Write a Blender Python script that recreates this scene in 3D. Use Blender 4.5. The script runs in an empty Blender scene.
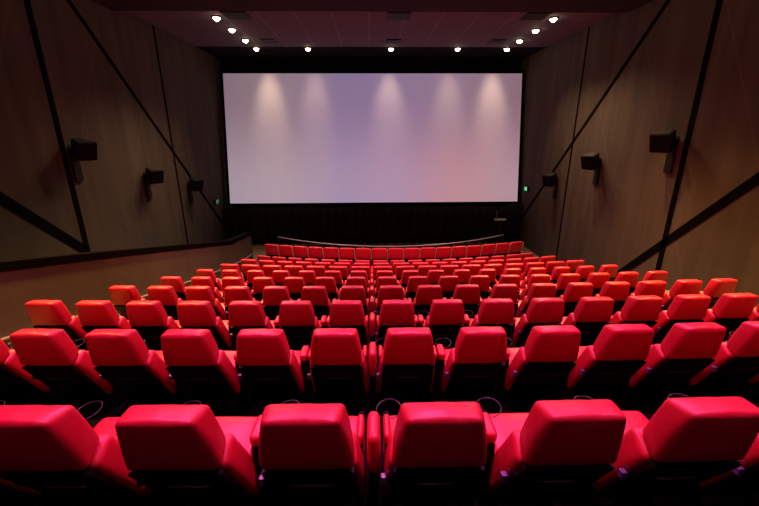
import bpy, bmesh, math, random
from mathutils import Vector, Matrix
random.seed(7)
scene = bpy.context.scene
COL = scene.collection
ZC = 5.416                      # camera height above the front floor
XL, XR = -7.6, 7.9              # side walls
YF, YB = 21.3, -3.0             # front and back walls
CEIL = ZC + 3.8

# ------------------------------------------------------------------ materials
def mat(name, base, rough=.6, metal=0, bump=0, bscale=60, var=0, vscale=4, sheen=0, sheen_tint=None, spec=.5,
        stretch=(1, 1, 1), coat=0):
    m = bpy.data.materials.new(name); m.use_nodes = True
    nt = m.node_tree; b = nt.nodes['Principled BSDF']
    b.inputs['Base Color'].default_value = (*base, 1)
    b.inputs['Roughness'].default_value = rough
    b.inputs['Metallic'].default_value = metal
    b.inputs['Specular IOR Level'].default_value = spec
    if coat:
        b.inputs['Coat Weight'].default_value = coat; b.inputs['Coat Roughness'].default_value = .36
    if sheen:
        b.inputs['Sheen Weight'].default_value = sheen
        b.inputs['Sheen Roughness'].default_value = .4
        b.inputs['Sheen Tint'].default_value = (*(sheen_tint or base), 1)
    tc = nt.nodes.new('ShaderNodeTexCoord'); mp = nt.nodes.new('ShaderNodeMapping')
    mp.inputs['Scale'].default_value = stretch
    nt.links.new(tc.outputs['Object'], mp.inputs['Vector'])
    if bump:
        n = nt.nodes.new('ShaderNodeTexNoise'); n.inputs['Scale'].default_value = bscale
        n.inputs['Detail'].default_value = 3
        nt.links.new(mp.outputs[0], n.inputs['Vector'])
        bp = nt.nodes.new('ShaderNodeBump'); bp.inputs['Strength'].default_value = bump
        bp.inputs['Distance'].default_value = .01
        nt.links.new(n.outputs['Fac'], bp.inputs['Height']); nt.links.new(bp.outputs[0], b.inputs['Normal'])
    if var:
        n = nt.nodes.new('ShaderNodeTexNoise'); n.inputs['Scale'].default_value = vscale
        n.inputs['Detail'].default_value = 5
        nt.links.new(mp.outputs[0], n.inputs['Vector'])
        r = nt.nodes.new('ShaderNodeValToRGB')
        r.color_ramp.elements[0].position = .3; r.color_ramp.elements[1].position = .7
        r.color_ramp.elements[0].color = (*[c * (1 - var) for c in base], 1)
        r.color_ramp.elements[1].color = (*[min(1, c * (1 + var)) for c in base], 1)
        nt.links.new(n.outputs['Fac'], r.inputs['Fac']); nt.links.new(r.outputs['Color'], b.inputs['Base Color'])
    return m

def emit(name, col, s):
    m = bpy.data.materials.new(name); m.use_nodes = True
    b = m.node_tree.nodes['Principled BSDF']
    b.inputs['Base Color'].default_value = (*col, 1)
    b.inputs['Emission Color'].default_value = (*col, 1)
    b.inputs['Emission Strength'].default_value = s
    return m

RED = mat('red_upholstery', (.56, .007, .028), rough=.5, bump=.18, bscale=35, var=.10, vscale=6, spec=.4, coat=.45)
BLACKP = mat('black_plastic', (.004, .002, .0025), rough=.5, bump=.1, bscale=200, spec=.2)
RIDGE = mat('satin_black', (.03, .02, .024), rough=.28, spec=.6)
DARKM = mat('dark_metal', (.08, .08, .09), rough=.35, metal=.8)
VIOLET = mat('violet_grey_plastic', (.12, .10, .20), rough=.35)
CHROME = mat('chrome_ring', (.6, .6, .62), rough=.22, metal=1)
CARPET = mat('dark_carpet', (.004, .0025, .003), rough=.95, bump=.5, bscale=90, spec=.1)
TAN = mat('tan_carpet', (.17, .135, .09), rough=.9, bump=.4, bscale=80, var=.12, vscale=3, spec=.1)
PARA = mat('parapet_render', (.10, .085, .05), rough=.85, bump=.3, bscale=14, var=.14, vscale=1.5, stretch=(1, 1, .4), spec=.2)
STRIP = mat('black_reveal', (.0015, .001, .001), rough=.9, spec=.03)
CAPM = mat('black_cap', (.002, .001, .001), rough=.9, spec=.04)
MASK = mat('black_masking', (.003, .003, .0035), rough=.95, spec=.05)
CURT = mat('black_velvet_curtain', (.016, .014, .012), rough=.85, bump=.2, bscale=40, spec=.1)
SPK = mat('speaker_black', (.003, .0025, .003), rough=.5, bump=.1, bscale=120, spec=.35)
SPK_SHADOW = mat('speaker_shadow_brown', (.005, .003, .003), rough=.8, spec=.15)  # dark tone for the shadow under each speaker
GRILLE = mat('speaker_grille', (.005, .0045, .005), rough=.8, bump=.6, bscale=300, spec=.1)
RAILM = mat('grey_rail', (.42, .42, .45), rough=.4, metal=.3)
PALE = mat('pale_trim', (.62, .42, .30), rough=.5)
LIT = emit('lamp_lens', (1, .86, .62), 26)
RING = mat('lamp_ring', (.18, .15, .14), rough=.4)
VENTM = mat('vent_black', (.008, .006, .007), rough=.7)
DARKC = mat('rear_ceiling_paint', (.030, .028, .035), rough=.9, bump=.2, bscale=30, spec=.1)
BACKW = mat('rear_wall_fabric', (.05, .035, .03), rough=.9)

def wall_mat(name, base, seed):
    """brown acoustic cloth: soft vertical streaks, weave and faint slanted sewing seams"""
    m = bpy.data.materials.new(name); m.use_nodes = True
    nt = m.node_tree; L = nt.links.new; b = nt.nodes['Principled BSDF']
    b.inputs['Roughness'].default_value = .85; b.inputs['Specular IOR Level'].default_value = .15
    tc = nt.nodes.new('ShaderNodeTexCoord')
    mp = nt.nodes.new('ShaderNodeMapping'); mp.inputs['Scale'].default_value = (1, 1.6, .16)
    mp.inputs['Location'].default_value = (seed, seed, 0)
    L(tc.outputs['Object'], mp.inputs['Vector'])
    n = nt.nodes.new('ShaderNodeTexNoise'); n.inputs['Scale'].default_value = 1.6; n.inputs['Detail'].default_value = 6
    L(mp.outputs[0], n.inputs['Vector'])
    r = nt.nodes.new('ShaderNodeValToRGB')
    r.color_ramp.elements[0].position = .32; r.color_ramp.elements[1].position = .70
    r.color_ramp.elements[0].color = (*[c * .80 for c in base], 1)
    r.color_ramp.elements[1].color = (*[c * 1.18 for c in base], 1)
    L(n.outputs['Fac'], r.inputs['Fac'])
    # seams
    mp2 = nt.nodes.new('ShaderNodeMapping'); mp2.inputs['Rotation'].default_value = (math.radians(27), 0, 0)
    L(tc.outputs['Object'], mp2.inputs['Vector'])
    sx = nt.nodes.new('ShaderNodeSeparateXYZ'); L(mp2.outputs[0], sx.inputs[0])
    pp = nt.nodes.new('ShaderNodeMath'); pp.operation = 'PINGPONG'; pp.inputs[1].default_value = 1.15
    L(sx.outputs['Y'], pp.inputs[0])
    lt = nt.nodes.new('ShaderNodeMath'); lt.operation = 'LESS_THAN'; lt.inputs[1].default_value = .022
    L(pp.outputs[0], lt.inputs[0])
    ml = nt.nodes.new('ShaderNodeMath'); ml.operation = 'MULTIPLY'; ml.inputs[1].default_value = .22
    L(lt.outputs[0], ml.inputs[0])
    mx = nt.nodes.new('ShaderNodeMix'); mx.data_type = 'RGBA'
    L(ml.outputs[0], mx.inputs[0]); L(r.outputs[0], mx.inputs[6])
    mx.inputs[7].default_value = (*[c * 2 for c in base], 1)
    L(mx.outputs[2], b.inputs['Base Color'])
    n2 = nt.nodes.new('ShaderNodeTexNoise'); n2.inputs['Scale'].default_value = 45
    L(tc.outputs['Object'], n2.inputs['Vector'])
    bp = nt.nodes.new('ShaderNodeBump'); bp.inputs['Strength'].default_value = .25; bp.inputs['Distance'].default_value = .01
    L(n2.outputs['Fac'], bp.inputs['Height']); L(bp.outputs[0], b.inputs['Normal'])
    return m
WALLL = wall_mat('brown_wall_cloth_left', (.060, .050, .040), 3.1)
WALLR = wall_mat('brown_wall_cloth_right', (.070, .055, .044), 8.7)

def tile_mat():
    m = bpy.data.materials.new('ceiling_tiles'); m.use_nodes = True
    nt = m.node_tree; L = nt.links.new; b = nt.nodes['Principled BSDF']
    b.inputs['Roughness'].default_value = .85; b.inputs['Specular IOR Level'].default_value = .15
    tc = nt.nodes.new('ShaderNodeTexCoord')
    br = nt.nodes.new('ShaderNodeTexBrick'); br.offset = 0
    br.inputs['Scale'].default_value = 1; br.inputs['Brick Width'].default_value = 1.2
    br.inputs['Row Height'].default_value = 2.4; br.inputs['Mortar Size'].default_value = .02
    br.inputs['Color1'].default_value = (.120, .112, .135, 1); br.inputs['Color2'].default_value = (.113, .105, .128, 1)
    br.inputs['Mortar'].default_value = (.19, .17, .20, 1)
    L(tc.outputs['Object'], br.inputs['Vector']); L(br.outputs['Color'], b.inputs['Base Color'])
    return m
TILES = tile_mat()

def screen_mat():
    """matt white screen showing the projected wash of lavender, blue and rose"""
    m = bpy.data.materials.new('projected_screen'); m.use_nodes = True
    nt = m.node_tree; L = nt.links.new; b = nt.nodes['Principled BSDF']
    b.inputs['Base Color'].default_value = (.62, .61, .64, 1)
    b.inputs['Roughness'].default_value = .8; b.inputs['Specular IOR Level'].default_value = .1
    tc = nt.nodes.new('ShaderNodeTexCoord'); s = nt.nodes.new('ShaderNodeSeparateXYZ')
    L(tc.outputs['Object'], s.inputs[0])
    mr = nt.nodes.new('ShaderNodeMapRange'); mr.inputs['From Min'].default_value = -7.5; mr.inputs['From Max'].default_value = 7.5
    L(s.outputs['X'], mr.inputs['Value'])
    def ramp(stops):
        r = nt.nodes.new('ShaderNodeValToRGB'); cr = r.color_ramp
        cr.elements[0].position = 0; cr.elements[0].color = (*stops[0][1], 1)
        cr.elements[1].position = 1; cr.elements[1].color = (*stops[-1][1], 1)
        for p, c in stops[1:-1]:
            e = cr.elements.new(p); e.color = (*c, 1)
        L(mr.outputs[0], r.inputs['Fac']); return r
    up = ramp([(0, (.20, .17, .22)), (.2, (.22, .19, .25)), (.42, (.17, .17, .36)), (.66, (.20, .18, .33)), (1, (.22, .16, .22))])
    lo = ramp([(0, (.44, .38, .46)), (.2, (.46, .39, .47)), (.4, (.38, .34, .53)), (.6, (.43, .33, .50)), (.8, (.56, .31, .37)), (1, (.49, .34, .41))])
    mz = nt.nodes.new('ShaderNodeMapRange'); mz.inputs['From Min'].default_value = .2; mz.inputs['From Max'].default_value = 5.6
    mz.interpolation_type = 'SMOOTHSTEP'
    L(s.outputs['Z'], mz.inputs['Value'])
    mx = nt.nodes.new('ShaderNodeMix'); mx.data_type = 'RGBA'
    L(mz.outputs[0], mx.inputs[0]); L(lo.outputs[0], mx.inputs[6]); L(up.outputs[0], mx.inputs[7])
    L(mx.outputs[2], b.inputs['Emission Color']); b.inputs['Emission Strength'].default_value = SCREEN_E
    return m
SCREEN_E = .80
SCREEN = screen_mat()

# ------------------------------------------------------------------ mesh helpers
def mesh_of(bm, name, m, smooth=True):
    me = bpy.data.meshes.new(name); bmesh.ops.recalc_face_normals(bm, faces=bm.faces)
    bm.to_mesh(me); bm.free(); me.materials.append(m)
    if smooth:
        for p in me.polygons: p.use_smooth = True
    return me

def link(name, me, parent=None, loc=(0, 0, 0), rot=(0, 0, 0)):
    o = bpy.data.objects.new(name, me); COL.objects.link(o)
    o.location = loc; o.rotation_euler = rot
    if parent: o.parent = parent
    return o

def empty(name, loc, rz=0):
    o = bpy.data.objects.new(name, None); COL.objects.link(o)
    o.location = loc; o.rotation_euler = (0, 0, rz); o.empty_display_size = .2
    return o

def tag(o, label, cat, group=None):
    o['label'] = label; o['category'] = cat
    if group: o['group'] = group
    return o

def struct(name, me):
    o = link(name, me); o['kind'] = 'structure'; return o

def add_box(bm, lo, hi, bev=0, M=None):
    vs = [bm.verts.new((x, y, z)) for x in (lo[0], hi[0]) for y in (lo[1], hi[1]) for z in (lo[2], hi[2])]
    fs = [(0, 1, 3, 2), (4, 6, 7, 5), (0, 4, 5, 1), (2, 3, 7, 6), (0, 2, 6, 4), (1, 5, 7, 3)]
    faces = [bm.faces.new([vs[i] for i in f]) for f in fs]
    if M: bmesh.ops.transform(bm, matrix=M, verts=vs)
    if bev:
        es = list({e for f in faces for e in f.edges})
        bmesh.ops.bevel(bm, geom=es, offset=bev, segments=2, affect='EDGES', profile=.6)
    return vs

def boxmesh(name, lo, hi, m, bev=0):
    bm = bmesh.new(); add_box(bm, lo, hi, bev); return mesh_of(bm, name, m, False)

def tube(bm, pts, r, n=10):
    rings = []
    for i, p in enumerate(pts):
        p = Vector(p); a = Vector(pts[max(0, i - 1)]); c = Vector(pts[min(len(pts) - 1, i + 1)])
        d = (c - a).normalized(); u = d.cross(Vector((0, 0, 1)))
        if u.length < 1e-3: u = Vector((1, 0, 0))
        u.normalize(); v = d.cross(u)
        rings.append([bm.verts.new(p + r * (math.cos(t) * u + math.sin(t) * v)) for t in [2 * math.pi * k / n for k in range(n)]])
    for a, b in zip(rings, rings[1:]):
        for k in range(n): bm.faces.new((a[k], a[(k + 1) % n], b[(k + 1) % n], b[k]))
    bm.faces.new(rings[0]); bm.faces.new(rings[-1])

def lathe(bm, prof, n=20, off=(0, 0, 0)):
    rings = [[bm.verts.new((off[0] + r * math.cos(2 * math.pi * k / n), off[1] + r * math.sin(2 * math.pi * k / n), off[2] + z)) for k in range(n)] for r, z in prof]
    for a, b in zip(rings, rings[1:]):
        for k in range(n): bm.faces.new((a[k], a[(k + 1) % n], b[(k + 1) % n], b[k]))
    return rings

def pad_bm(corners, r, bulge=0, n_mid=5, seams=None):
    """upholstered cushion: a rounded, slightly inflated hexahedron.
    corners: 8 points ordered x(-,+) slow, y(-,+), z(-,+) fast"""
    C = [Vector(c) for c in corners]
    size = [((C[4] + C[5] + C[6] + C[7]) - (C[0] + C[1] + C[2] + C[3])).length / 4,
            ((C[2] + C[3] + C[6] + C[7]) - (C[0] + C[1] + C[4] + C[5])).length / 4,
            ((C[1] + C[3] + C[5] + C[7]) - (C[0] + C[2] + C[4] + C[6])).length / 4]
    axes = []
    for s in size:
        h = s / 2; rr = min(r, h * .95)
        t = [-h, -h + rr * .3, -h + rr * .65, -h + rr]
        mid = [(-h + rr) + (2 * (h - rr)) * k / n_mid for k in range(1, n_mid)]
        axes.append(t + mid + [-v for v in reversed(t)])
    bm = bmesh.new(); cache = {}
    def vert(ix, iy, iz):
        k = (ix, iy, iz)
        if k in cache: return cache[k]
        p = [axes[0][ix], axes[1][iy], axes[2][iz]]
        inner = []
        for a in range(3):
            h = size[a] / 2; rr = min(r, h * .95)
            inner.append(max(-(h - rr), min(h - rr, p[a])))
        q = []; d = Vector(p) - Vector(inner)
        if d.length > 1e-9:
            # project onto rounded corner
            dn = d.normalized(); q = [inner[a] + dn[a] * min(r, size[a] / 2 * .95) for a in range(3)]
        else: q = inner
        u = [q[a] / (size[a] / 2) for a in range(3)]
        bu = list(q)
        for a in range(3):
            o1, o2 = [b for b in range(3) if b != a]
            w = max(0, 1 - u[o1] ** 2) * max(0, 1 - u[o2] ** 2)
            bu[a] += (1 if u[a] > 0 else -1) * abs(u[a]) ** 3 * bulge * w
            if seams and a == 2 and u[2] > .5:
                for s in seams: bu[2] -= .006 * math.exp(-((u[0] - s) / .05) ** 2)
        t = [bu[a] / size[a] + .5 for a in range(3)]
        P = Vector((0, 0, 0))
        for i in range(8):
            wx = t[0] if i & 4 else 1 - t[0]; wy = t[1] if i & 2 else 1 - t[1]; wz = t[2] if i & 1 else 1 - t[2]
            P += C[i] * (wx * wy * wz)
        cache[k] = bm.verts.new(P); return cache[k]
    N = [len(a) for a in axes]
    for a in range(3):
        o1, o2 = [b for b in range(3) if b != a]
        for side in (0, N[a] - 1):
            for i in range(N[o1] - 1):
                for j in range(N[o2] - 1):
                    idx = []
                    for (di, dj) in ((0, 0), (1, 0), (1, 1), (0, 1)):
                        k = [0, 0, 0]; k[a] = side; k[o1] = i + di; k[o2] = j + dj
                        idx.append(vert(*k))
                    try: bm.faces.new(idx)
                    except ValueError: pass
    return bm

def hexa(w_bot, w_top, yb0, yb1, z_b0, z_b1, yt0, yt1, zt0, zt1, w_bot_f=None, w_top_f=None):
    """corners: b=bottom, t=top; 0=rear 1=front; widths of the rear face (w_*) and front face (w_*_f)"""
    wbf = w_bot_f or w_bot; wtf = w_top_f or w_top
    c = []
    for s in (-1, 1):
        c += [(s * w_bot / 2, yb0, z_b0), (s * w_top / 2, yt0, zt0), (s * wbf / 2, yb1, z_b1), (s * wtf / 2, yt1, zt1)]
    return c

# ------------------------------------------------------------------ the room
def prism_x(bm, prof, x0, x1):
    a = [bm.verts.new((x0, y, z)) for y, z in prof]; b = [bm.verts.new((x1, y, z)) for y, z in prof]
    n = len(prof)
    bm.faces.new(a); bm.faces.new(list(reversed(b)))
    for i in range(n): bm.faces.new((a[i], b[i], b[(i + 1) % n], a[(i + 1) % n]))

struct('floor', boxmesh('floor', (XL - .3, YB - .3, -.3), (XR + .3, YF + .3, 0), TAN))
struct('wall_left', boxmesh('wall_left', (XL - .3, YB - .3, 0), (XL, YF + .3, CEIL + .3), WALLL))
struct('wall_right', boxmesh('wall_right', (XR, YB - .3, 0), (XR + .3, YF + .3, CEIL + .3), WALLR))
struct('wall_front', boxmesh('wall_front', (XL, YF, 0), (XR, YF + .3, CEIL + .3), MASK))
struct('wall_back', boxmesh('wall_back', (XL, YB - .3, 0), (XR, YB, CEIL + .3), BACKW))
YSTEP = 12.9; CEIL2 = CEIL - .2
struct('ceiling', boxmesh('ceiling', (XL, YSTEP, CEIL), (XR, 18.45, CEIL + .3), TILES))
struct('ceiling', boxmesh('ceiling', (XL, 18.45, CEIL), (XR, YF, CEIL + .3), mat('black_front_ceiling', (.010, .008, .010), .95, spec=.05)))  # ceiling piece next to the screen, near-black
struct('ceiling', boxmesh('ceiling', (XL, YB, CEIL2), (XR, YSTEP, CEIL + .3), DARKC))

# rows
PITCH = .65; XCC = .97; SX = 0
D1, DD, HH = 1.512, 1.4668, .3957
CURV = [.005, .005, .005, .005, .0055, .009, .013, .020, .027, .028]
def row_d(i): return D1 + DD * (i - 1) if i < 10 else 14.46
def row_z(i): return HH * (9 - i) if i < 10 else 0
def row_y(i, X): return row_d(i) + CURV[i - 1] * (X - XCC) ** 2
TREAD_BACK = -.40

def terrace(i, x0, x1, m, back=None, front=None, z=None, under=0):
    """one raked step of floor, its edges following the curve of its row"""
    z = row_z(i) if z is None else z
    xs = [x0 + (x1 - x0) * k / 28 for k in range(29)]
    def yb(X):
        if i == 0: return YB
        return row_y(i, X) + (TREAD_BACK if back is None else back)
    def yf(X):
        return row_y(i + 1, X) + TREAD_BACK if front is None else row_y(i, X) + front
    bm = bmesh.new()
    g = [[bm.verts.new((X, y, zz)) for (y, zz) in ((yb(X), under), (yf(X), under), (yf(X), z), (yb(X), z))] for X in xs]
    for a, b in zip(g, g[1:]):
        for k in range(4): bm.faces.new((a[k], a[(k + 1) % 4], b[(k + 1) % 4], b[k]))
    bm.faces.new(g[0]); bm.faces.new(list(reversed(g[-1])))
    return mesh_of(bm, 'floor', m, False)
for i in range(0, 9):
    struct('floor', terrace(i, -4.66, 6.62, CARPET))
    for (x0, x1) in ((-5.34, -4.66), (6.62, XR)):
        struct('floor', terrace(i, x0, x1, TAN))
        if 0 < i:      # half step of the aisle stair
            struct('floor', terrace(i, x0, x1, TAN, back=TREAD_BACK, front=TREAD_BACK + .45, z=row_z(i) + HH / 2, under=row_z(i)))
bm = bmesh.new(); add_box(bm, (-4.66, row_d(9) - .4, 0), (6.62, 19.0, .006))
struct('floor', mesh_of(bm, 'floor', CARPET, False))

# parapet between the seats and the side passage
top = [(-3.0, ZC - .1), (5.27, ZC - 1.86), (7.8, ZC - 2.44), (13.95, ZC - 3.92), (16.25, ZC - 4.14)]
bm = bmesh.new(); prism_x(bm, [(-3, 0)] + top + [(16.25, 0)], -5.48, -5.34)
struct('wall_passage', mesh_of(bm, 'wall_passage', PARA, False))
bm = bmesh.new(); prism_x(bm, top + [(y, z + .15) for y, z in reversed(top)], -5.62, -5.33)
struct('trim_1', mesh_of(bm, 'trim_1', CAPM, False))
base = [(1.2, ZC - 1.93), (4.94, ZC - 2.79), (8.26, ZC - 3.57), (10.39, ZC - 4.04), (12.69, ZC - 4.51), (14.84, ZC - 4.88), (16.2, ZC - 5.0)]
bm = bmesh.new(); prism_x(bm, base + [(y, z + .03) for y, z in reversed(base)], -5.34, -5.315)
struct('baseboard_left', mesh_of(bm, 'baseboard_left', RAILM, False))

# black reveals crossing the walls
tn = [2]
def reveal(side, p0, p1, w):
    """a straight black strip on a side wall from (y,z) to (y,z)"""
    X0 = XL if side < 0 else XR - .012
    a = Vector(p0); b = Vector(p1); d = (b - a).normalized(); n = Vector((-d.y, d.x)) * w / 2
    bm = bmesh.new(); prism_x(bm, [tuple(a + n), tuple(b + n), tuple(b - n), tuple(a - n)], X0, X0 + .012)
    struct('trim_%d' % tn[0], mesh_of(bm, 'trim', STRIP, False)); tn[0] += 1
Z = lambda h: ZC + h
def lerp_line(p, q, y): return (y, p[1] + (q[1] - p[1]) * (y - p[0]) / (q[0] - p[0]))
reveal(-1, (9.78, Z(3.58)), (9.78, 1.0), .17)
P, Q = (11.11, Z(3.33)), (19.97, Z(-5.18))
reveal(-1, lerp_line(P, Q, 10.9), (19.97, Z(-5.18)), .13)
reveal(-1, (15.12, Z(3.78)), (15.12, .3), .09)
P, Q = (7.85, Z(-1.17)), (9.7, Z(-2.84))
reveal(-1, lerp_line(P, Q, 2.9), Q, .24)
k = XR / 7.6
reveal(1, (9.55, Z(3.58)), (9.55, .3), .17)
P, Q = (10.78 * k, Z(3.29 * k)), (19.13 * k, Z(-4.62 * k))
reveal(1, lerp_line(P, Q, 11.1), lerp_line(P, Q, 20.3), .13)
reveal(1, (15.05, Z(3.78)), (15.05, .2), .09)
P, Q = (7.26 * k, Z(-.79 * k)), (10.74 * k, Z(-4.15 * k))
reveal(1, lerp_line(P, Q, 3.2), lerp_line(P, Q, 11.6), .22)

# ------------------------------------------------------------------ screen, masking, curtain
YS = 19.5; ZB = Z(-3.27); TILT = math.atan2(1.12, 6.33); SH = 6.42
scr = tag(empty('cinema_screen', (0, YS, ZB)), 'huge wide pale lavender cinema screen tilted slightly back on the black front wall', 'screen')
scr.rotation_euler = (-TILT, 0, 0)
bm = bmesh.new()
nx, nz = 40, 16
vv = [[bm.verts.new((-7.30 + 15.02 * i / nx, 0.10 * 0, SH * j / nz)) for j in range(nz + 1)] for i in range(nx + 1)]
for i in range(nx):
    for j in range(nz): bm.faces.new((vv[i][j], vv[i + 1][j], vv[i + 1][j + 1], vv[i][j + 1]))
g = bmesh.ops.extrude_face_region(bm, geom=bm.faces[:])
bmesh.ops.translate(bm, vec=(0, .02, 0), verts=[v for v in g['geom'] if isinstance(v, bmesh.types.BMVert)])
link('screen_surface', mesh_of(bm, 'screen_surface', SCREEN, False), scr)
bm = bmesh.new()
for lo, hi in (((-7.42, -.03, -.14), (7.84, .06, 0)), ((-7.42, -.03, SH), (7.84, .06, SH + .2)),
               ((-7.42, -.03, 0), (-7.30, .06, SH)), ((7.72, -.03, 0), (7.84, .06, SH))):
    add_box(bm, lo, hi)
link('masking_frame', mesh_of(bm, 'masking_frame', MASK, False), scr)

bm = bmesh.new()
prev = None; n = 520
for i in range(n + 1):
    X = XL + .02 + (XR - XL - .04) * i / n
    y = 19.15 + .07 * math.sin(X * 13.5) + .03 * math.sin(X * 31 + 1)
    cur = [bm.verts.new((X, y, z)) for z in (0.01, .7, 1.4, ZB - .16)]
    if prev:
        for a in range(3): bm.faces.new((prev[a], cur[a], cur[a + 1], prev[a + 1]))
    prev = cur
cu = link('stage_curtain', mesh_of(bm, 'stage_curtain', CURT)); sol = cu.modifiers.new('thick', 'SOLIDIFY'); sol.thickness = .01
tag(cu, 'black pleated curtain hanging below the big screen', 'curtain')

# small grey fitting below the right end of the screen
e = tag(empty('stage_monitor', (6.62, 18.6, 0)), 'small grey fitting on a thin post in front of the black curtain, right end', 'monitor')
bm = bmesh.new(); tube(bm, [(-.02, 0, 0.03), (-.02, 0, 1.34)], .02)
link('post', mesh_of(bm, 'post', DARKM), e)
bm = bmesh.new(); lathe(bm, [(0.001, 0), (.18, 0), (.18, .02), (.03, .04), (.001, .04)])
link('foot', mesh_of(bm, 'foot', BLACKP), e)
bm = bmesh.new(); add_box(bm, (-.34, -.06, 1.33), (.26, .06, 1.42), .02)
link('bar', mesh_of(bm, 'bar', mat('bar_grey', (.6, .6, .66), .5), False), e)
bm = bmesh.new(); add_box(bm, (-.27, -.03, 1.42), (-.20, .03, 1.80), .01)
link('upright_panel', mesh_of(bm, 'upright_panel', mat('upright_grey', (.09, .09, .10), .5), False), e)

# curved guard rail before the screen
rl = tag(empty('guard_rail', (XCC, 15.9, 0)), 'long curved grey metal guard rail on posts in front of the front row', 'railing')
pts = []
for i in range(49):
    X = -5.5 + 11.05 * i / 48
    pts.append((X, .061 * X * X, ZC - 4.63))
bm = bmesh.new(); tube(bm, pts, .028)
link('top_rail', mesh_of(bm, 'top_rail', RAILM), rl)
for i in range(0, 49, 6):
    x, y, z = pts[i]
    bm = bmesh.new(); tube(bm, [(x, y, .0), (x, y, z)], .018)
    link('post', mesh_of(bm, 'post', DARKM), rl)

# ------------------------------------------------------------------ ceiling fittings
def vent(x, y, w, d, label):
    o = tag(empty('ceiling_vent', (x, y, CEIL)), label, 'vent', 'black square vents in the front ceiling')
    bm = bmesh.new(); add_box(bm, (-w / 2, -d / 2, -.03), (w / 2, d / 2, 0)); 
    link('frame', mesh_of(bm, 'frame', VENTM, False), o)
    bm = bmesh.new()
    for k in range(5):
        yy = -d / 2 + d * (k + .5) / 5
        add_box(bm, (-w / 2 + .05, yy - .05, -.045), (w / 2 - .05, yy + .02, -.03))
    link('louvre', mesh_of(bm, 'louvre', mat('louvre_black', (.02, .015, .017), .6), False), o)
vent(-4.30, 14.0, .80, .80, 'black ceiling vent, nearer one beside the left line of lights')
vent(.97, 14.0, .80, .80, 'black ceiling vent, nearer one in the middle of the ceiling')
vent(5.48, 14.0, .80, .80, 'black ceiling vent, nearer one beside the right line of lights')
vent(-4.15, 17.4, .55, .62, 'small black ceiling vent near the screen, left side')
vent(1.0, 17.4, .60, .62, 'small black ceiling vent near the screen, middle')
vent(5.3, 17.4, .60, .62, 'small black ceiling vent near the screen, right side')

WARM = (1, .68, .46)
def spotlight(loc, power, color, size, blend=.6, aim=None, radius=.08):
    ld = bpy.data.lights.new('lamp_light', 'SPOT'); ld.energy = power; ld.color = color
    ld.spot_size = math.radians(size); ld.spot_blend = blend; ld.shadow_soft_size = radius
    o = bpy.data.objects.new('lamp_light', ld); COL.objects.link(o); o.location = loc
    if aim is not None:
        d = Vector(aim) - Vector(loc); o.rotation_euler = d.to_track_quat('-Z', 'Y').to_euler()
    return o
def downlight(x, y, z, label, power, color, size=95, aim=None, group='round downlights in the front ceiling', blend=.7, aspect=1):
    o = tag(empty('downlight', (x, y, z)), label, 'ceiling light', group)
    bm = bmesh.new(); rg = lathe(bm, [(.155, 0), (.155, -.03), (.115, -.035), (.11, -.012)])
    link('trim_ring', mesh_of(bm, 'trim_ring', RING), o)
    bm = bmesh.new(); rg = lathe(bm, [(.11, -.004), (.11, -.03), (.098, -.07), (.07, -.10), (.035, -.115)]); bm.faces.new(rg[-1])
    link('lens', mesh_of(bm, 'lens', LIT), o)
    if power:
        asp = aspect
        l = spotlight((0, 0, -.16), power, color, size, blend)
        l.parent = o; l.scale = (asp, 1, 1)
        if aim is not None:
            d = Vector(aim) - Vector((x, y, z)); l.rotation_euler = d.to_track_quat('-Z', 'Y').to_euler()
ordn = ['nearest', 'second', 'third', 'farthest']
PF = 1250; PFAR = 200
for j, y in enumerate((14.21, 15.64, 17.2, 18.72)):
    for x, nm in ((-5.03, 'left'), (6.2, 'right')):
        lab = 'round ceiling downlight, %s of the four in the %s line' % (ordn[j], nm)
        if j < 3: downlight(x, y, CEIL, lab, PF, (1, .62, .34), 96, aim=(x * .85, y - 3.2, 3), blend=.9)
        else: downlight(x, y, CEIL, lab, PFAR, WARM, 88, aim=(x, y + 1, CEIL - 1.35), blend=1, aspect=.42)
for x, t, pw in ((-2.73, 'left of the three between the side lines, near the screen', .45), (.97, 'middle of the three between the side lines, near the screen', .7),
             (3.97, 'right of the three between the side lines, near the screen', .45)):
    downlight(x, 18.70, CEIL, 'round ceiling downlight, ' + t, PFAR * pw, WARM, 88, aim=(x, 19.7, CEIL - 1.35), blend=1, aspect=.42)
# aisle house lights further back in the same ceiling
PW, PC = 3800, 560
gh = 'house lights in the rear ceiling'
for j, y in enumerate((11.0, 9.0, 7.0, 5.0)):
    for x, nm in ((-5.03, 'left'), (6.2, 'right')):
        downlight(x, y, CEIL2, 'house light over the %s aisle, %s from the screen' % (nm, ('first', 'second', 'third', 'fourth')[j]), PW, (1, .50, .13), 64, aim=(x * .9, y - 1.2, 2), group=gh, blend=1)
for j, y in enumerate((10.0, 6.0, 2.5, -1.5)):  # unseen pink-tinted lamps, added to light the seat rows
    for x, s in ((-2.4, 'left'), (.6, 'middle'), (3.6, 'right')):
        downlight(x, y, CEIL2, 'added unseen house light over the %s seats, %s from the screen' % (s, ('first', 'second', 'third', 'fourth')[j]),
                  PC * (3.2, 2.4, 1.8, .18)[j], (1, .38, .42) if j < 1 else (1, .14, .56), (98, 80, 84, 100)[j], aim=(x, y - (-.5, 2.8, 1.6, -.5)[j], 2), group=gh, blend=1)

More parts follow.
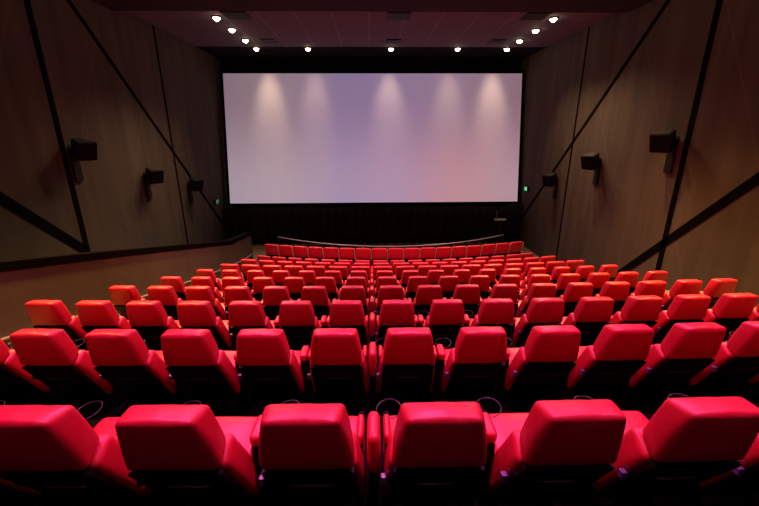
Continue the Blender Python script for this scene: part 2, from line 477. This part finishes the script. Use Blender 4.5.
# ------------------------------------------------------------------ wall loudspeakers and exit signs
def speaker(side, y, z, sc, label):
    X = XL if side < 0 else XR
    o = tag(empty('wall_speaker', (X, y, z)), label, 'speaker', 'black loudspeakers on the side walls')
    s = -side                                   # towards the room
    M = Matrix.Translation((s * .44, 0, .02)) @ Matrix.Rotation(s * math.radians(90 - 24), 4, 'Z') @ Matrix.Rotation(math.radians(-14), 4, 'X')
    # cabinet is modelled facing local +Y ... wedge with a narrower back
    M = Matrix.Translation((s * .28, 0, 0)) @ Matrix.Rotation(-s * math.radians(90 + 22), 4, 'Z') @ Matrix.Rotation(math.radians(-16), 4, 'X')
    w, h, d = .30 * sc, .29 * sc, .24 * sc
    bm = bmesh.new()
    vs = [bm.verts.new(p) for p in ((-w, d, -h), (w, d, -h), (w, d, h), (-w, d, h), (-w * .6, -d, -h * .75), (w * .6, -d, -h * .75), (w * .6, -d, h), (-w * .6, -d, h))]
    for f in ((0, 1, 2, 3), (5, 4, 7, 6), (0, 4, 5, 1), (3, 2, 6, 7), (1, 5, 6, 2), (0, 3, 7, 4)): bm.faces.new([vs[i] for i in f])
    bmesh.ops.bevel(bm, geom=bm.edges[:], offset=.02, segments=2, affect='EDGES')
    bmesh.ops.transform(bm, matrix=M, verts=bm.verts)
    link('cabinet', mesh_of(bm, 'cabinet', SPK, False), o)
    bm = bmesh.new(); add_box(bm, (-w * .9, d, -h * .88), (w * .9, d + .015, h * .88), .006)
    bmesh.ops.transform(bm, matrix=M, verts=bm.verts)
    link('grille', mesh_of(bm, 'grille', GRILLE, False), o)
    bm = bmesh.new(); tube(bm, [(0, 0, -.05), (s * .22, 0, -.05)], .035); add_box(bm, (min(0, s * .02), -.09, -.2), (max(0, s * .02), .09, .12))
    tube(bm, [(s * .2, 0, -h * .95), (s * .2, 0, h * .3)], .025)
    link('bracket', mesh_of(bm, 'bracket', BLACKP, False), o)
    bm = bmesh.new(); add_box(bm, (min(0, s * .05), -.13, -.80), (max(0, s * .05), .13, .05), .01)  # speaker's shadow on the wall, built as a dark plate
    link('shadow_plate', mesh_of(bm, 'shadow_plate', SPK_SHADOW, False), o)
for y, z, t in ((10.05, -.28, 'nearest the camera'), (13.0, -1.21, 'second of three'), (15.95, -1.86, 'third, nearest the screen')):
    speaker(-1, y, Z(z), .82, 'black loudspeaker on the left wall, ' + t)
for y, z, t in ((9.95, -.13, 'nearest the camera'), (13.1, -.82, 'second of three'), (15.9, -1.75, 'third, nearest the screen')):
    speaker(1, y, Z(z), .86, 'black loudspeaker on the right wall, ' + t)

def exit_sign(side, y, z, strength, label):
    X = XL if side < 0 else XR; s = -side
    o = tag(empty('exit_sign', (X, y, z)), label, 'sign')
    bm = bmesh.new(); add_box(bm, (min(0, s * .08), -.19, -.12), (max(0, s * .08), .19, .12), .01)
    link('housing', mesh_of(bm, 'housing', BLACKP, False), o)
    bm = bmesh.new(); add_box(bm, (min(s * .08, s * .088), -.165, -.095), (max(s * .08, s * .088), .165, .095))
    link('lit_face', mesh_of(bm, 'lit_face', emit('green_lit', (.02, .55, .16), strength), False), o)
    # pale walking pictogram: bar of a door and a slanted figure
    bm = bmesh.new()
    for (a, b, c, d) in ((-.13, .06, -.07, .08), (.0, .035, -.02, .08)):
        add_box(bm, (min(s * .088, s * .09), a, c), (max(s * .088, s * .09), a + b, d))
    link('pictogram', mesh_of(bm, 'pictogram', emit('pale_green_lit', (.3, .9, .5), strength), False), o)
exit_sign(1, 18.85, Z(-2.52), .9, 'small green lit exit sign on the right wall beside the screen')
exit_sign(-1, 18.45, Z(-3.0), .12, 'small dim green exit sign on the left wall beside the screen')

# ------------------------------------------------------------------ chairs
def ME(bm, name, m, smooth=True): return mesh_of(bm, name, m, smooth)
def back_y(z):
    """rear of the reclined back: nearly upright headrest, more reclined lower back"""
    return -.078 - (z - .685) * .21 if z > .685 else -.078 + (.685 - z) * .56
def make_parts(front=False, broad=False):
    parts = []
    wt, wb = (.342, .478) if not front else (.575, .60)
    wtf, wbf = (.385, .43) if not front else (.585, .60)
    if broad: wt, wb, wtf, wbf = .50, .54, .53, .53
    dz = 0 if not front else .11
    c = hexa(wb, wt, -.078, .075, .685, .76, -.16, .0, 1.05 + dz, 1.032 + dz, wbf, wtf)
    parts.append(('headrest', ME(pad_bm(c, .030, .016, 7, seams=(-.42, .40)), 'headrest', RED), None))
    # lower back cushion whose side bolsters show past the black shell
    zl = .16
    c = hexa(.555 if not front else .6, .495 if not front else .6, back_y(zl) + .0, back_y(zl) + .17, zl, zl + .03, -.048, .105, .69, .765,
             .555 if not front else .6, .475 if not front else .6)
    parts.append(('backrest', ME(pad_bm(c, .035, .010, 5), 'backrest', RED), None))
    # black rear shell
    bm = bmesh.new()
    w1, w0 = (.455, .50) if not front else (.59, .59)
    if broad: w1 = w0 = .52
    prof = [(.682, w1), (.40, (w1 + w0) / 2), (.09, w0)]
    rings = []
    for z, w in prof:
        y = back_y(z)
        rings.append([bm.verts.new(p) for p in ((-w / 2, y - .012, z), (w / 2, y - .012, z), (w / 2, y + .04, z), (-w / 2, y + .04, z))])
    for a, b in zip(rings, rings[1:]):
        for k in range(4): bm.faces.new((a[k], a[(k + 1) % 4], b[(k + 1) % 4], b[k]))
    bm.faces.new(rings[0]); bm.faces.new(rings[-1])
    bmesh.ops.bevel(bm, geom=bm.edges[:], offset=.008, segments=2, affect='EDGES')
    parts.append(('back_shell', ME(bm, 'back_shell', BLACKP, False), None))
    bm = bmesh.new()
    zr = .50; yr = back_y(zr) - .014
    tube(bm, [(-.12, yr + .004, zr), (-.08, yr - .006, zr), (.08, yr - .006, zr), (.12, yr + .004, zr)], .006, 8)
    parts.append(('grab_ridge', ME(bm, 'grab_ridge', RIDGE), None))
    c = hexa(.49, .49, .20, .60, .28, .29, .18, .62, .41, .44)
    parts.append(('seat_cushion', ME(pad_bm(c, .045, .02, 5), 'seat_cushion', RED), None))
    c = hexa(.47, .48, .55, .61, .10, .10, .55, .63, .30, .30)
    parts.append(('leg_rest', ME(pad_bm(c, .03, .01, 4), 'leg_rest', RED), None))
    bm = bmesh.new(); add_box(bm, (-.24, .28, .05), (.24, .54, .28), .02)
    parts.append(('base_frame', ME(bm, 'base_frame', BLACKP, False), None))
    for s in (-1, 1):
        bm = bmesh.new(); add_box(bm, (s * .17 - .035, .22, 0), (s * .17 + .035, .54, .06), .008)
        parts.append(('foot', ME(bm, 'foot', DARKM, False), None))
    return parts
PARTS = make_parts(); PARTS_F = make_parts(True); PARTS_B = make_parts(False, True)

def arm_meshes(s, w0, w1):
    """armrest on side s, from x=w0 to x=w1: padded top, black side panel, cup holder with ring"""
    a, b = sorted((s * w0, s * w1))
    c = []
    for X in (a, b):
        c += [(X, .24, .525), (X, .23, .605), (X, .42, .53), (X, .42, .61)]
    bmp = pad_bm(c, .022, .004, 4)
    padm = ME(bmp, 'armrest', RED)
    bm = bmesh.new(); add_box(bm, (a + .006, .24, .08), (b - .006, .50, .525), .01)
    panel = ME(bm, 'side_panel', BLACKP, False)
    cx = (a + b) / 2; r = min(.042, (b - a) * .42)
    bm = bmesh.new(); lathe(bm, [(.001, .56), (r * .9, .56), (r, .62), (r + .004, .626), (r - .003, .626), (r * .85, .57), (.001, .568)], 16, (cx, .45, -.05))
    cup = ME(bm, 'cup_holder', BLACKP)
    bm = bmesh.new(); lathe(bm, [(r + .001, .622), (r + .007, .627), (r + .001, .632), (r - .003, .627), (r + .001, .622)], 16, (cx, .45, -.05))
    ring = ME(bm, 'cup_ring', CHROME)
    return padm, panel, cup, ring
ARMS = {('wide', -1): arm_meshes(-1, .250, .317), ('wide', 1): arm_meshes(1, .250, .317),
        ('tight', -1): arm_meshes(-1, .250, .308), ('tight', 1): arm_meshes(1, .250, .308),
        ('slim', -1): arm_meshes(-1, .225, .265), ('slim', 1): arm_meshes(1, .225, .265)}
# recline switch on the left bolster
bm = bmesh.new(); add_box(bm, (-.288, .03, .47), (-.256, .065, .52), .006)
SWITCH = ME(bm, 'recline_switch', VIOLET, False)
# wire hoop for a cup
bm = bmesh.new(); rgs = []
n1, n2 = 28, 6
for i in range(n1):
    t = 2 * math.pi * i / n1
    rgs.append([bm.verts.new(((.080 + .003 * math.cos(u)) * math.cos(t), (.080 + .003 * math.cos(u)) * math.sin(t), .012 + .003 * math.sin(u))) for u in [2 * math.pi * j / n2 for j in range(n2)]])
for i in range(n1):
    for j in range(n2): bm.faces.new((rgs[i][j], rgs[(i + 1) % n1][j], rgs[(i + 1) % n1][(j + 1) % n2], rgs[i][(j + 1) % n2]))
TRIM = ME(bm, 'cup_hoop', DARKM)
# pale edge strips of the front-row backs
TRIMS = []
bm = bmesh.new()
add_box(bm, (.306, 0, .62), (.334, .08, 1.12))
for v in bm.verts: v.co.y += back_y(v.co.z) - .01
TRIMS.append(ME(bm, 'edge_strip', PALE, False))

ORD = ['zeroth', 'first', 'second', 'third', 'fourth', 'fifth', 'sixth', 'seventh', 'eighth', 'ninth', 'tenth', 'eleventh']
def chair_label(i, j):
    side = 'left' if j < 0 else 'right'; n = -j if j < 0 else j + 1
    if i == 10:
        return 'red cinema seat in the front row by the guard rail, %s %s of the centre' % (ORD[n], side)
    return 'red padded recliner, %s row from the camera, %s seat %s of the centre armrest' % (ORD[i], ORD[n], side)

def make_chair(i, j):
    """seat j of row i; j=-1 first left of centre, j=0 first right"""
    s = (j + .5) * PITCH - XCC; R = 1 / (2 * CURV[i - 1])
    X = XCC + R * math.sin(s / R) + SX; Y = row_d(i) + R * (1 - math.cos(s / R))
    front = i == 10
    t = empty('front_row_seat' if front else 'recliner_seat', (X, Y, row_z(i)), s / R)
    tag(t, chair_label(i, j), 'seat', 'red seats of the front row' if front else 'red recliners in the raked rows')
    for nm, me, _ in (PARTS_F if front else PARTS_B if i > 6 else PARTS): link(nm, me, t)
    for sd in (-1, 1):
        centre = (not front) and ((sd > 0 and j == -1) or (sd < 0 and j == 0))
        a, p, c, r = ARMS[('slim' if centre else 'wide' if i < 6 else 'tight', sd)]
        ar = link('armrest', a, t)
        link('side_panel', p, ar)
        cu_ = link('cup_holder', c, ar); 
        if i <= 7: cu_['label'] = 'black cup holder with a bright ring'
        if i > 8: continue
    if i <= 8:
        link('recline_switch', SWITCH, t)
    if i <= 3:
        link('cup_hoop', TRIM, t, (-.225, .50, .56), (.12, -.1, 0))
    if front:
        link('edge_strip', TRIMS[0], t)['label'] = 'pale narrow strip between the backs'
    return t

extent = {}
for i in range(1, 11):
    lo, hi = extent.get(i, (-7, 9))
    for j in range(lo, hi + 1): make_chair(i, j)

# raised centre armrest of each raked row
c = []
for X in (-.036, .036):
    c += [(X, .15, .40), (X, .14, .67), (X, .36, .40), (X, .36, .69)]
CP = ME(pad_bm(c, .034, .004, 4), 'pad', RED)
bm = bmesh.new(); add_box(bm, (-.03, .16, 0), (.03, .50, .41), .008); CPP = ME(bm, 'pedestal', BLACKP, False)
for i in range(1, 10):
    s = -XCC; R = 1 / (2 * CURV[i - 1])
    o = empty('centre_armrest', (XCC + R * math.sin(s / R) + SX, row_d(i) + R * (1 - math.cos(s / R)), row_z(i)), s / R)
    tag(o, 'raised red centre armrest between two seats, %s row from the camera' % ORD[i], 'armrest', 'raised centre armrests')
    link('pad', CP, o); link('pedestal', CPP, o)

# ------------------------------------------------------------------ camera, world, view
cam = bpy.data.cameras.new('camera'); co = bpy.data.objects.new('camera', cam); COL.objects.link(co)
cam.sensor_width = 36; cam.lens = 36 * 374.47 / 759; cam.clip_start = .05
PITCHA, YAW, ROLL = .3003, .0225, -.0034
co.location = (0, 0, ZC)
co.rotation_mode = 'XYZ'
Rm = Matrix.Rotation(-YAW, 4, 'Z') @ Matrix.Rotation(math.pi / 2 - PITCHA, 4, 'X') @ Matrix.Rotation(ROLL, 4, 'Z')
co.rotation_euler = Rm.to_euler()
scene.camera = co
w = bpy.data.worlds.new('world'); scene.world = w; w.use_nodes = True
w.node_tree.nodes['Background'].inputs[0].default_value = (.01, .007, .009, 1)
w.node_tree.nodes['Background'].inputs[1].default_value = .3
vs = scene.view_settings; vs.view_transform = 'Standard'; vs.look = 'None'; vs.gamma = 1; vs.exposure = -.15; vs.use_curve_mapping = False
